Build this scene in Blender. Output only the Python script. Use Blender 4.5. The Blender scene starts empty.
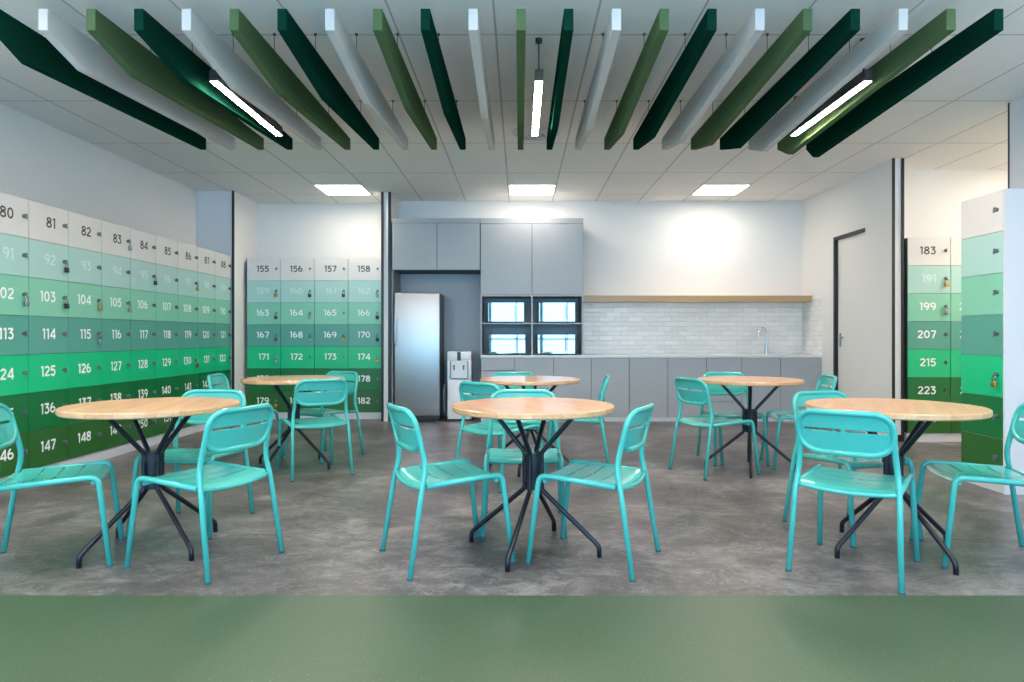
import bpy, bmesh, math, random
from mathutils import Vector, Matrix
random.seed(7)
SC = bpy.context.scene
COL = SC.collection
PI = math.pi
HC = 1.11            # eye height
ZC = 2.98            # ceiling height
F = 672.0            # focal length in pixels (1024 wide)

# ------------------------------------------------------------------ colours and materials
def lin(c):
    out = []
    for v in c:
        v /= 255.0
        out.append(v / 12.92 if v <= 0.04045 else ((v + 0.055) / 1.055) ** 2.4)
    return (out[0], out[1], out[2], 1.0)

MATS = {}
def mat(name, rgb=(200, 200, 200), rough=0.5, metal=0.0, spec=0.5, bump=None, var=None, coat=0.0):
    """bump=(scale, strength), var=(scale, amount): a little procedural life on every surface"""
    if name in MATS:
        return MATS[name]
    m = bpy.data.materials.new(name)
    m.use_nodes = True
    nt = m.node_tree
    b = nt.nodes['Principled BSDF']
    b.inputs['Base Color'].default_value = lin(rgb)
    b.inputs['Roughness'].default_value = rough
    b.inputs['Metallic'].default_value = metal
    b.inputs['Specular IOR Level'].default_value = spec
    b.inputs['Coat Weight'].default_value = coat
    tc = nt.nodes.new('ShaderNodeTexCoord')
    if var:
        n = nt.nodes.new('ShaderNodeTexNoise')
        n.inputs['Scale'].default_value = var[0]
        n.inputs['Detail'].default_value = 4
        nt.links.new(tc.outputs['Object'], n.inputs['Vector'])
        mx = nt.nodes.new('ShaderNodeMix'); mx.data_type = 'RGBA'
        a = [min(1, c * (1 - var[1])) for c in lin(rgb)[:3]] + [1]
        c2 = [min(1, c * (1 + var[1])) for c in lin(rgb)[:3]] + [1]
        mx.inputs['A'].default_value = a
        mx.inputs['B'].default_value = c2
        nt.links.new(n.outputs['Fac'], mx.inputs['Factor'])
        nt.links.new(mx.outputs['Result'], b.inputs['Base Color'])
    if bump:
        n = nt.nodes.new('ShaderNodeTexNoise')
        n.inputs['Scale'].default_value = bump[0]
        nt.links.new(tc.outputs['Object'], n.inputs['Vector'])
        bp = nt.nodes.new('ShaderNodeBump')
        bp.inputs['Strength'].default_value = bump[1]
        bp.inputs['Distance'].default_value = 0.004
        nt.links.new(n.outputs['Fac'], bp.inputs['Height'])
        nt.links.new(bp.outputs['Normal'], b.inputs['Normal'])
    MATS[name] = m
    return m

def emit(name, rgb, strength):
    m = bpy.data.materials.new(name)
    m.use_nodes = True
    nt = m.node_tree
    nt.nodes.clear()
    e = nt.nodes.new('ShaderNodeEmission')
    e.inputs['Color'].default_value = lin(rgb)
    e.inputs['Strength'].default_value = strength
    o = nt.nodes.new('ShaderNodeOutputMaterial')
    nt.links.new(e.outputs[0], o.inputs['Surface'])
    MATS[name] = m
    return m

def math_node(nt, op, a, b=None):
    n = nt.nodes.new('ShaderNodeMath'); n.operation = op
    for i, v in enumerate((a, b)):
        if v is None: continue
        if isinstance(v, (int, float)): n.inputs[i].default_value = v
        else: nt.links.new(v, n.inputs[i])
    return n.outputs[0]

# --- ceiling tiles 0.6 x 1.2 m on a T-bar grid
def ceiling_mat():
    m = mat('ceiling_tiles', (196, 194, 191), 0.85, spec=0.2)
    nt = m.node_tree; b = nt.nodes['Principled BSDF']
    tc = nt.nodes.new('ShaderNodeTexCoord')
    mp = nt.nodes.new('ShaderNodeMapping')
    mp.inputs['Location'].default_value = (0.15, -8.86 + 1.172 * 12, 0)
    nt.links.new(tc.outputs['Object'], mp.inputs['Vector'])
    br = nt.nodes.new('ShaderNodeTexBrick')
    br.offset = 0.0; br.squash = 1.0
    br.inputs['Scale'].default_value = 1.0
    br.inputs['Brick Width'].default_value = 0.6
    br.inputs['Row Height'].default_value = 1.172
    br.inputs['Mortar Size'].default_value = 0.007
    br.inputs['Mortar Smooth'].default_value = 0.15
    br.inputs['Color1'].default_value = lin((236, 234, 231))
    br.inputs['Color2'].default_value = lin((240, 238, 235))
    br.inputs['Mortar'].default_value = lin((186, 185, 184))
    nt.links.new(mp.outputs[0], br.inputs['Vector'])
    nz = nt.nodes.new('ShaderNodeTexNoise'); nz.inputs['Scale'].default_value = 160
    nt.links.new(tc.outputs['Object'], nz.inputs['Vector'])
    nt.links.new(br.outputs['Color'], b.inputs['Base Color'])
    inv = math_node(nt, 'SUBTRACT', 1.0, br.outputs['Fac'])
    hh = math_node(nt, 'ADD', inv, math_node(nt, 'MULTIPLY', nz.outputs['Fac'], 0.12))
    bp = nt.nodes.new('ShaderNodeBump'); bp.inputs['Strength'].default_value = 0.4; bp.inputs['Distance'].default_value = 0.006
    nt.links.new(hh, bp.inputs['Height']); nt.links.new(bp.outputs['Normal'], b.inputs['Normal'])
    return m

# --- grey concrete-look vinyl
def floor_mat():
    m = mat('grey_vinyl', (120, 115, 110), 0.33, spec=0.5)
    nt = m.node_tree; b = nt.nodes['Principled BSDF']
    tc = nt.nodes.new('ShaderNodeTexCoord')
    def noise(s, d, rough=0.6, dist=0.0, sc=(1, 1, 1)):
        mp = nt.nodes.new('ShaderNodeMapping'); mp.inputs['Scale'].default_value = sc
        nt.links.new(tc.outputs['Object'], mp.inputs['Vector'])
        n = nt.nodes.new('ShaderNodeTexNoise'); n.inputs['Scale'].default_value = s
        n.inputs['Detail'].default_value = d; n.inputs['Roughness'].default_value = rough
        n.inputs['Distortion'].default_value = dist
        nt.links.new(mp.outputs[0], n.inputs['Vector']); return n.outputs['Fac']
    n1 = noise(1.6, 8, 0.65, 0.6)
    n2 = noise(6, 12, 0.8, 0.8, (1, 1.4, 1))
    s = math_node(nt, 'ADD', math_node(nt, 'MULTIPLY', n1, 0.5), math_node(nt, 'MULTIPLY', n2, 0.5))
    cr = nt.nodes.new('ShaderNodeValToRGB')
    el = cr.color_ramp.elements
    el[0].position = 0.37; el[0].color = lin((48, 44, 46))
    el[1].position = 0.64; el[1].color = lin((152, 146, 147))
    e = el.new(0.5); e.color = lin((91, 86, 87))
    nt.links.new(s, cr.inputs['Fac'])
    # large plank / tile sheets with faint tone change
    br = nt.nodes.new('ShaderNodeTexBrick'); br.offset = 0.5
    br.inputs['Scale'].default_value = 1.0; br.inputs['Brick Width'].default_value = 0.92
    br.inputs['Row Height'].default_value = 0.46; br.inputs['Mortar Size'].default_value = 0.002
    br.inputs['Color1'].default_value = (0.86, 0.86, 0.86, 1); br.inputs['Color2'].default_value = (1.1, 1.1, 1.1, 1)
    br.inputs['Mortar'].default_value = (0.7, 0.7, 0.7, 1)
    nt.links.new(tc.outputs['Object'], br.inputs['Vector'])
    mu = nt.nodes.new('ShaderNodeMix'); mu.data_type = 'RGBA'; mu.blend_type = 'MULTIPLY'; mu.inputs['Factor'].default_value = 1
    nt.links.new(cr.outputs['Color'], mu.inputs['A']); nt.links.new(br.outputs['Color'], mu.inputs['B'])
    # thin pale veins
    w = noise(2.3, 6, 0.7, 2.5, (1, 1.8, 1))
    v = math_node(nt, 'ABSOLUTE', math_node(nt, 'SUBTRACT', w, 0.5))
    v = math_node(nt, 'LESS_THAN', v, 0.006)
    mv = nt.nodes.new('ShaderNodeMix'); mv.data_type = 'RGBA'
    mv.inputs['B'].default_value = lin((190, 185, 180))
    nt.links.new(math_node(nt, 'MULTIPLY', v, 0.35), mv.inputs['Factor']); nt.links.new(mu.outputs['Result'], mv.inputs['A'])
    nt.links.new(mv.outputs['Result'], b.inputs['Base Color'])
    r = math_node(nt, 'ADD', math_node(nt, 'MULTIPLY', n2, 0.22), 0.24)
    nt.links.new(r, b.inputs['Roughness'])
    bp = nt.nodes.new('ShaderNodeBump'); bp.inputs['Strength'].default_value = 0.15; bp.inputs['Distance'].default_value = 0.002
    nt.links.new(n2, bp.inputs['Height']); nt.links.new(bp.outputs['Normal'], b.inputs['Normal'])
    return m

def green_floor_mat():
    m = mat('green_vinyl', (96, 124, 96), 0.38)
    nt = m.node_tree; b = nt.nodes['Principled BSDF']
    tc = nt.nodes.new('ShaderNodeTexCoord')
    vo = nt.nodes.new('ShaderNodeTexVoronoi'); vo.inputs['Scale'].default_value = 85
    nt.links.new(tc.outputs['Object'], vo.inputs['Vector'])
    f = math_node(nt, 'LESS_THAN', vo.outputs['Distance'], 0.2)
    sep = nt.nodes.new('ShaderNodeSeparateColor'); nt.links.new(vo.outputs['Color'], sep.inputs[0])
    f = math_node(nt, 'MULTIPLY', f, math_node(nt, 'GREATER_THAN', sep.outputs[0], 0.45))
    n = nt.nodes.new('ShaderNodeTexNoise'); n.inputs['Scale'].default_value = 220
    nt.links.new(tc.outputs['Object'], n.inputs['Vector'])
    mx = nt.nodes.new('ShaderNodeMix'); mx.data_type = 'RGBA'
    mx.inputs['A'].default_value = lin((58, 76, 57)); mx.inputs['B'].default_value = lin((72, 91, 68))
    nt.links.new(n.outputs['Fac'], mx.inputs['Factor'])
    m2 = nt.nodes.new('ShaderNodeMix'); m2.data_type = 'RGBA'
    m2.inputs['B'].default_value = lin((120, 138, 104))
    nt.links.new(math_node(nt, 'MULTIPLY', f, 0.5), m2.inputs['Factor']); nt.links.new(mx.outputs['Result'], m2.inputs['A'])
    nt.links.new(m2.outputs['Result'], b.inputs['Base Color'])
    return m

def wood_mat(name, c1, c2, rough, stave=0.045, lo=0.72):
    m = mat(name, c1, rough, coat=0.25)
    nt = m.node_tree; b = nt.nodes['Principled BSDF']
    b.inputs['Coat Roughness'].default_value = 0.12
    tc = nt.nodes.new('ShaderNodeTexCoord')
    br = nt.nodes.new('ShaderNodeTexBrick'); br.offset = 0.5; br.offset_frequency = 2
    br.inputs['Scale'].default_value = 1; br.inputs['Brick Width'].default_value = 0.34
    br.inputs['Row Height'].default_value = stave; br.inputs['Mortar Size'].default_value = 0.0004
    br.inputs['Color1'].default_value = lin(c1); br.inputs['Color2'].default_value = lin(c2)
    br.inputs['Mortar'].default_value = lin([v * 0.8 for v in c2])
    nt.links.new(tc.outputs['Object'], br.inputs['Vector'])
    mp = nt.nodes.new('ShaderNodeMapping'); mp.inputs['Scale'].default_value = (3, 45, 45)
    nt.links.new(tc.outputs['Object'], mp.inputs['Vector'])
    n = nt.nodes.new('ShaderNodeTexNoise'); n.inputs['Scale'].default_value = 1.5; n.inputs['Detail'].default_value = 6
    nt.links.new(mp.outputs[0], n.inputs['Vector'])
    cr = nt.nodes.new('ShaderNodeValToRGB')
    cr.color_ramp.elements[0].color = (lo, lo * .975, lo * .93, 1); cr.color_ramp.elements[1].color = (1.15, 1.15, 1.15, 1)
    nt.links.new(n.outputs['Fac'], cr.inputs['Fac'])
    mu = nt.nodes.new('ShaderNodeMix'); mu.data_type = 'RGBA'; mu.blend_type = 'MULTIPLY'; mu.inputs['Factor'].default_value = 1
    nt.links.new(br.outputs['Color'], mu.inputs['A']); nt.links.new(cr.outputs['Color'], mu.inputs['B'])
    nt.links.new(mu.outputs['Result'], b.inputs['Base Color'])
    return m

def tile_mat(name, swap):
    """hand-made glossy white subway tiles; swap: the plane runs along Y instead of X"""
    m = mat(name, (236, 235, 232), 0.1)
    nt = m.node_tree; b = nt.nodes['Principled BSDF']
    tc = nt.nodes.new('ShaderNodeTexCoord')
    sp = nt.nodes.new('ShaderNodeSeparateXYZ'); nt.links.new(tc.outputs['Object'], sp.inputs[0])
    cb = nt.nodes.new('ShaderNodeCombineXYZ')
    nt.links.new(sp.outputs[1 if swap else 0], cb.inputs[0]); nt.links.new(sp.outputs[2], cb.inputs[1])
    br = nt.nodes.new('ShaderNodeTexBrick'); br.offset = 0.5
    br.inputs['Scale'].default_value = 1; br.inputs['Brick Width'].default_value = 0.2
    br.inputs['Row Height'].default_value = 0.0655; br.inputs['Mortar Size'].default_value = 0.002
    br.inputs['Mortar Smooth'].default_value = 0.3
    br.inputs['Color1'].default_value = lin((230, 229, 226)); br.inputs['Color2'].default_value = lin((243, 242, 240))
    br.inputs['Mortar'].default_value = lin((214, 213, 211))
    nt.links.new(cb.outputs[0], br.inputs['Vector'])
    nt.links.new(br.outputs['Color'], b.inputs['Base Color'])
    # every tile sits at its own slight tilt
    sc = nt.nodes.new('ShaderNodeSeparateColor'); nt.links.new(br.outputs['Color'], sc.inputs[0])
    mp = nt.nodes.new('ShaderNodeMapping'); mp.inputs['Scale'].default_value = (9, 26, 1)
    nt.links.new(cb.outputs[0], mp.inputs['Vector'])
    n = nt.nodes.new('ShaderNodeTexNoise'); n.inputs['Scale'].default_value = 1.0; n.inputs['Detail'].default_value = 2
    nt.links.new(mp.outputs[0], n.inputs['Vector'])
    h = math_node(nt, 'SUBTRACT', math_node(nt, 'MULTIPLY', n.outputs['Fac'], 2.2), br.outputs['Fac'])
    bp = nt.nodes.new('ShaderNodeBump'); bp.inputs['Strength'].default_value = 0.9; bp.inputs['Distance'].default_value = 0.006
    nt.links.new(h, bp.inputs['Height']); nt.links.new(bp.outputs['Normal'], b.inputs['Normal'])
    return m

def brushed_mat():
    m = mat('brushed_steel', (178, 180, 182), 0.3, metal=1.0)
    nt = m.node_tree; b = nt.nodes['Principled BSDF']
    b.inputs['Anisotropic'].default_value = 0.6
    tc = nt.nodes.new('ShaderNodeTexCoord')
    mp = nt.nodes.new('ShaderNodeMapping'); mp.inputs['Scale'].default_value = (4, 4, 400)
    nt.links.new(tc.outputs['Object'], mp.inputs['Vector'])
    n = nt.nodes.new('ShaderNodeTexNoise'); n.inputs['Scale'].default_value = 1.5
    nt.links.new(mp.outputs[0], n.inputs['Vector'])
    nt.links.new(math_node(nt, 'ADD', math_node(nt, 'MULTIPLY', n.outputs['Fac'], 0.1), 0.36), b.inputs['Roughness'])
    return m

WHITE = mat('white_wall', (230, 229, 227), 0.75, spec=0.25, bump=(220, 0.05))
PILLAR = mat('pillar_paint', (226, 225, 226), 0.7, spec=0.25, bump=(220, 0.05))
CEIL = ceiling_mat()
GREY_FLOOR = floor_mat()
GREEN_FLOOR = green_floor_mat()
STRIP = mat('black_profile', (32, 30, 31), 0.4)
DOORW = mat('door_white', (228, 227, 225), 0.5, bump=(60, 0.03))
OAK = wood_mat('table_wood', (218, 172, 130), (200, 152, 110), 0.3)
SHELFWOOD = wood_mat('shelf_wood', (232, 194, 148), (222, 184, 138), 0.5, 0.2, 0.9)
TILE = tile_mat('glazed_tile', False)
TILE_S = tile_mat('glazed_tile_side', True)
STEEL = brushed_mat()
CHROME = mat('satin_chrome', (200, 200, 200), 0.2, metal=1.0, var=(30, 0.05))
NAVY = mat('table_base_paint', (17, 20, 33), 0.35, var=(20, 0.1))
CHAIRM = mat('mint_lacquer', (64, 172, 164), 0.24, coat=0.3, var=(12, 0.03))
RUBBER = mat('rubber', (60, 90, 95), 0.6, var=(40, 0.1))
CAB = mat('grey_laminate', (165, 169, 173), 0.42, var=(9, 0.04), bump=(300, 0.03))
CABGAP = mat('cabinet_gap_shade', (74, 78, 86), 0.6, var=(9, 0.05))  # carcass darkened: shade of the gaps between fronts put into its colour
CABIN = mat('grey_carcass', (146, 149, 156), 0.5, var=(9, 0.04))
QUARTZ = mat('white_quartz', (214, 216, 218), 0.25, var=(60, 0.03))
PLINTH = mat('plinth_white', (205, 207, 211), 0.5, var=(15, 0.03))
LOCKW = mat('locker_body_white', (206, 208, 212), 0.45, var=(10, 0.02))
GAP = mat('locker_gap_dark', (50, 62, 58), 0.7, var=(20, 0.1))
ROWC = [(214, 212, 209), (166, 205, 197), (128, 196, 167), (84, 156, 139), (8, 188, 126), (6, 108, 52), (38, 98, 36)]
ROWM = [mat('locker_row_%s' % n, c, 0.3, coat=0.25, var=(6, 0.025)) for n, c in
        zip(('grey', 'pale_teal', 'mint', 'teal', 'emerald', 'forest', 'olive'), ROWC)]
DIGD = mat('digit_dark', (62, 62, 66), 0.5, var=(30, 0.05))
DIGW = mat('digit_white', (240, 242, 240), 0.5, var=(30, 0.03))
DIGP = mat('digit_pale', (200, 222, 218), 0.5, var=(30, 0.03))
BAFD = mat('felt_dark_green', (14, 54, 42), 1.0, spec=0.0, bump=(400, 0.3), var=(80, 0.1))
BAFG = mat('felt_moss_green', (84, 106, 74), 1.0, spec=0.0, bump=(400, 0.3), var=(80, 0.1))
BAFW = mat('felt_pale_grey', (200, 199, 198), 1.0, spec=0.0, bump=(400, 0.3), var=(80, 0.05))
HOUS = mat('lamp_housing', (40, 38, 40), 0.4, var=(30, 0.1))
WIRE = mat('wire_steel', (90, 90, 92), 0.4, metal=0.7, var=(30, 0.1))
BLACKG = mat('black_glass', (168, 170, 170), 0.03, metal=1.0, var=(3, 0.05))
BLACKP = mat('black_plastic', (18, 18, 20), 0.3, var=(30, 0.1))
COOLW = mat('cooler_white', (228, 230, 233), 0.35, var=(20, 0.02))
COOLG = mat('cooler_grey', (120, 130, 142), 0.4, var=(20, 0.05))
LEDP = emit('panel_glow', (255, 242, 226), 8.5)
LEDFILL = emit('added_fill_glow', (255, 240, 222), 8.0)  # glow of the added fill panels outside the view
LEDL = emit('linear_glow', (255, 238, 222), 85.0)

# ------------------------------------------------------------------ mesh helpers
def box(bm, x0, x1, y0, y1, z0, z1, bev=0.0, seg=2):
    r = bmesh.ops.create_cube(bm, size=1)
    vs = r['verts']
    for v in vs:
        v.co = Vector(((x0 + x1) / 2 + v.co.x * (x1 - x0), (y0 + y1) / 2 + v.co.y * (y1 - y0), (z0 + z1) / 2 + v.co.z * (z1 - z0)))
    if bev > 0:
        es = list({e for v in vs for e in v.link_edges})
        bmesh.ops.bevel(bm, geom=es, offset=bev, segments=seg, affect='EDGES', profile=0.5)
    return bm

def cyl(bm, c, r, h, axis='Z', seg=24, r2=None):
    m = Matrix.Translation(c)
    if axis == 'Y': m = m @ Matrix.Rotation(PI / 2, 4, 'X')
    if axis == 'X': m = m @ Matrix.Rotation(PI / 2, 4, 'Y')
    bmesh.ops.create_cone(bm, cap_ends=True, segments=seg, radius1=r, radius2=r if r2 is None else r2, depth=h, matrix=m)

def fillet(pts, rad, n=5):
    P = [Vector(p) for p in pts]
    if not isinstance(rad, (list, tuple)): rad = [rad] * len(P)
    out = [P[0]]
    for i in range(1, len(P) - 1):
        a, b, c = P[i - 1], P[i], P[i + 1]
        r = min(rad[i], (a - b).length * 0.49, (c - b).length * 0.49)
        s = b + (a - b).normalized() * r
        e = b + (c - b).normalized() * r
        for k in range(n + 1):
            t = k / n
            out.append(s * (1 - t) ** 2 + b * 2 * t * (1 - t) + e * t * t)
    out.append(P[-1])
    return out

def tube(bm, pts, r, seg=10, closed=False, squash=1.0):
    P = [Vector(p) for p in pts]
    n = len(P)
    T = []
    for i in range(n):
        if closed: t = P[(i + 1) % n] - P[(i - 1) % n]
        else: t = P[min(i + 1, n - 1)] - P[max(i - 1, 0)]
        T.append(t.normalized())
    up = Vector((0, 0, 1)) if abs(T[0].z) < 0.9 else Vector((1, 0, 0))
    N = (up - T[0] * up.dot(T[0])).normalized()
    rings = []
    for i in range(n):
        N = (N - T[i] * N.dot(T[i])).normalized()
        B = T[i].cross(N)
        rings.append([bm.verts.new(P[i] + (N * math.cos(2 * PI * k / seg) + B * math.sin(2 * PI * k / seg) * squash) * r) for k in range(seg)])
    rng = n if closed else n - 1
    for i in range(rng):
        A, Bq = rings[i], rings[(i + 1) % n]
        off = 0
        if closed and i == n - 1:   # best twist match at the seam
            off = min(range(seg), key=lambda o: (A[0].co - Bq[o].co).length)
        for k in range(seg):
            f = bm.faces.new((A[k], A[(k + 1) % seg], Bq[(k + 1 + off) % seg], Bq[(k + off) % seg]))
            f.smooth = True
    if not closed:
        bm.faces.new(rings[0][::-1]); bm.faces.new(rings[-1])

def obj(name, bm, material, parent=None, smooth=False, loc=None):
    bmesh.ops.recalc_face_normals(bm, faces=bm.faces)
    me = bpy.data.meshes.new(name)
    if smooth:
        for f in bm.faces: f.smooth = True
    bm.to_mesh(me); bm.free()
    me.materials.append(material)
    if smooth:
        try: me.set_sharp_from_angle(angle=math.radians(40))
        except Exception: pass
    o = bpy.data.objects.new(name, me)
    COL.objects.link(o)
    if parent: o.parent = parent
    if loc: o.location = loc
    return o

def tag(o, label=None, cat=None, group=None, kind=None):
    if label: o['label'] = label
    if cat: o['category'] = cat
    if group: o['group'] = group
    if kind: o['kind'] = kind
    return o

def thing(name, label, cat, loc=(0, 0, 0), rz=0.0, group=None):
    o = bpy.data.objects.new(name, None)
    o.empty_display_size = 0.1
    COL.objects.link(o)
    o.location = loc; o.rotation_euler = (0, 0, rz)
    return tag(o, label, cat, group)

def struct(name, bm, m, parent=None):
    o = obj(name, bm, m, parent)
    if parent is None: o['kind'] = 'structure'
    return o

def sbox(name, m, *a, parent=None, bev=0.0):
    return struct(name, box(bmesh.new(), *a, bev=bev), m, parent)

def copy_tree(o, parent=None):
    c = o.copy(); COL.objects.link(c); c.parent = parent
    for ch in list(o.children): copy_tree(ch, c)
    return c

# ------------------------------------------------------------------ the room shell
XL, XR, YB = -4.17, 3.92, 9.32
Y0 = -1.6                                   # window wall behind the camera
sbox('floor', GREY_FLOOR, XL - .1, 7.1, 2.875, 9.7, -0.06, 0)
sbox('floor.001', GREEN_FLOOR, XL - .1, 7.1, Y0, 2.875, -0.06, 0.0)
sbox('ceiling', CEIL, XL - .1, 7.1, Y0, 9.7, ZC, ZC + 0.08)
sbox('wall_left', WHITE, XL - .12, XL, Y0, 8.66, 0, ZC)
# pillar at the end of the long locker row, then the recess with lockers 155-182
sbox('wall_pillar_left', PILLAR, XL - .12, -3.69, 8.665, 8.70, 0, ZC)
sbox('wall_recess_left', WHITE, XL - .12, -3.69, 8.7001, 9.47, 0, ZC)
sbox('wall_recess_back', WHITE, XL - .12, -1.69, 9.47, 9.6, 0, ZC)
sbox('trim_1', STRIP, -3.708, -3.682, 8.645, 8.665, 0, ZC)
# short wall between recess and kitchen
sbox('wall_kitchen_left', WHITE, -1.80, -1.678, 8.74, 9.47, 0, ZC)
sbox('trim_2', STRIP, -1.803, -1.772, 8.722, 8.74, 0, ZC)
sbox('trim_3', STRIP, -1.712, -1.676, 8.722, 8.74, 0, ZC)
sbox('wall_back', WHITE, -1.6779, XR + .12, YB, YB + .12, 0, ZC)
# right wall with a door opening
DY0, DY1, DZ = 7.63, 8.40, 2.34
bm = bmesh.new()
box(bm, XR, XR + .115, 7.08, DY0, 0, ZC)
box(bm, XR, XR + .115, DY1, YB, 0, ZC)
box(bm, XR, XR + .115, DY0, DY1, DZ, ZC)
struct('wall_right', bm, WHITE)
sbox('trim_4', STRIP, XR - .003, XR + .022, 7.062, 7.08, 0, ZC)
sbox('trim_5', STRIP, XR + .094, XR + .119, 7.062, 7.08, 0, ZC)
sbox('baseboard_right', STRIP, XR + .022, XR + .094, 7.066, 7.08, 0, 0.07)
bm = bmesh.new()
box(bm, XR - .004, XR + .075, DY1 - .035, DY1, 0, DZ)
box(bm, XR - .004, XR + .075, DY0 + .001, DY1, DZ - .035, DZ)
struct('trim_6', bm, STRIP)
dr = sbox('door_1', DOORW, XR + .040, XR + .074, DY0 + .001, DY1 - .035, 0.006, DZ - .035)
bm = bmesh.new()
box(bm, XR + .034, XR + .040, DY1 - .125, DY1 - .085, 0.98, 1.14, bev=.002)
cyl(bm, (XR + .02, DY1 - .105, 1.09), .009, .04, 'X', 12)
box(bm, XR + .004, XR + .016, DY1 - .235, DY1 - .095, 1.08, 1.10, bev=.003)
cyl(bm, (XR + .03, DY1 - .105, 1.005), .012, .012, 'X', 12)
obj('door_handle', bm, CHROME, dr, True)
# alcove on the right
sbox('wall_alcove_back', WHITE, XR + .115, 7.1, 7.56, 7.68, 0, ZC)
sbox('wall_alcove_right', WHITE, 6.98, 7.1, 5.26, 7.5599, 0, ZC)
sbox('wall_alcove_front', WHITE, XR + .12, 7.1, 5.2599, 5.38, 0, ZC)
sbox('wall_right_front', PILLAR, XR, XR + .1199, Y0, 5.38, 0, ZC)
sbox('trim_7', STRIP, XR - .003, XR + .02, 5.38, 5.396, 0, ZC)
# window wall behind the camera: sill band, head band, piers, frames and panes
WX0, WX1, WZ0, WZ1 = -3.8, 3.55, 0.25, 2.70
bm = bmesh.new()
box(bm, XL, XR, Y0 - .12, Y0, 0, WZ0)
box(bm, XL, XR, Y0 - .12, Y0, WZ1, ZC)
box(bm, XL, WX0, Y0 - .12, Y0, WZ0, WZ1)
box(bm, WX1, XR, Y0 - .12, Y0, WZ0, WZ1)
struct('wall_front', bm, WHITE)
glass = bpy.data.materials.new('window_glass'); glass.use_nodes = True
nt = glass.node_tree; nt.nodes.clear()
tr = nt.nodes.new('ShaderNodeBsdfTransparent'); gl = nt.nodes.new('ShaderNodeBsdfGlossy'); gl.inputs['Roughness'].default_value = 0.02
ms = nt.nodes.new('ShaderNodeMixShader'); ms.inputs[0].default_value = 0.06; oo = nt.nodes.new('ShaderNodeOutputMaterial')
nt.links.new(tr.outputs[0], ms.inputs[1]); nt.links.new(gl.outputs[0], ms.inputs[2]); nt.links.new(ms.outputs[0], oo.inputs['Surface'])
NW = 5
for k in range(NW):
    a = WX0 + (WX1 - WX0) * k / NW; c = WX0 + (WX1 - WX0) * (k + 1) / NW
    bm = bmesh.new()
    t = 0.045
    box(bm, a, a + t, Y0 - .09, Y0 - .03, WZ0, WZ1); box(bm, c - t, c, Y0 - .09, Y0 - .03, WZ0, WZ1)
    box(bm, a + t, c - t, Y0 - .09, Y0 - .03, WZ0, WZ0 + t); box(bm, a + t, c - t, Y0 - .09, Y0 - .03, WZ1 - t, WZ1)
    box(bm, a + t, c - t, Y0 - .09, Y0 - .03, 1.0, 1.0 + t)
    w = struct('window_%d' % (k + 1), bm, STRIP)
    g = obj('pane', box(bmesh.new(), a + t, c - t, Y0 - .065, Y0 - .06, WZ0 + t, WZ1 - t), glass, w)

# ------------------------------------------------------------------ ceiling lights
def panel(x, y, label, sx=.3, sy=.3, glow=None):
    t = thing('ceiling_light', label, 'ceiling light', (x, y, ZC), 0, 'square ceiling light panels')
    bm = bmesh.new()
    box(bm, -sx, sx, -sy, -sy + .018, -.012, 0); box(bm, -sx, sx, sy - .018, sy, -.012, 0)
    box(bm, -sx, -sx + .018, -sy + .018, sy - .018, -.012, 0); box(bm, sx - .018, sx, -sy + .018, sy - .018, -.012, 0)
    obj('frame', bm, PLINTH, t)
    obj('diffuser', box(bmesh.new(), -sx + .018, sx - .018, -sy + .018, sy - .018, -.008, -.002), glow or LEDP, t)
panel(.15, 8.57, 'glowing square ceiling panel above the kitchen, middle of three')
panel(-2.25, 8.57, 'glowing square ceiling panel near the recessed locker bank, left of three')
panel(2.55, 8.57, 'glowing square ceiling panel near the right wall corner, right of three')
# added unseen fill panels, here and in the alcove, that brighten the room
for x, y, l in ((-2.25, 2.27, 'added unseen fill panel just ahead of the viewer, left'), (.15, 2.27, 'added unseen fill panel just ahead of the viewer, middle'),
                (2.55, 2.27, 'added unseen fill panel just ahead of the viewer, right'), (-3.45, 2.27, 'added fill panel by the left wall outside the view'),
                (6.2, 6.15, 'added unseen fill panel at the far right of the alcove'),
                (-2.25, -.13, 'added unseen fill panel over the green floor, left'), (.15, -.13, 'added unseen fill panel over the green floor, middle'),
                (2.55, -.13, 'added unseen fill panel over the green floor, right'), (5.6, 6.15, 'added unseen fill panel inside the right alcove')):
    panel(x, y, l, .3, .6, LEDFILL)

def pendant(x, label):
    y0, y1, zb = 4.17, 5.32, 1.11 + 1.585
    t = thing('pendant_light', label, 'pendant light', (x, (y0 + y1) / 2, zb), 0, 'linear pendant lights between the baffles')
    h = (y1 - y0) / 2
    bm = bmesh.new()
    box(bm, -.0255, .0255, -h, h, .012, .070, bev=.002); box(bm, -.0255, -.0225, -h, h, .0, .012); box(bm, .0225, .0255, -h, h, 0, .012)
    box(bm, -.0225, .0225, -h, -h + .012, 0, .012); box(bm, -.0225, .0225, h - .012, h, 0, .012)
    obj('housing', bm, HOUS, t)
    obj('diffuser', box(bmesh.new(), -.0225, .0225, -h + .012, h - .012, -.002, .0115), LEDL, t)
    for s in (-1, 1):
        bm = bmesh.new()
        cyl(bm, (0, s * (h - .06), (.075 + ZC - zb) / 2), .004, ZC - zb - .075, seg=8)
        cyl(bm, (0, s * (h - .06), ZC - zb - .012), .022, .024, seg=16)
        cyl(bm, (0, s * (h - .06), .085), .008, .02, seg=10)
        obj('suspension_rod', bm, HOUS, t, True)
pendant(.118, 'linear pendant light hanging in the middle of the baffles, seen end on')
pendant(-1.905, 'linear pendant light hanging among the baffles on the left')
pendant(2.164, 'linear pendant light hanging among the baffles on the right')

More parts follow.
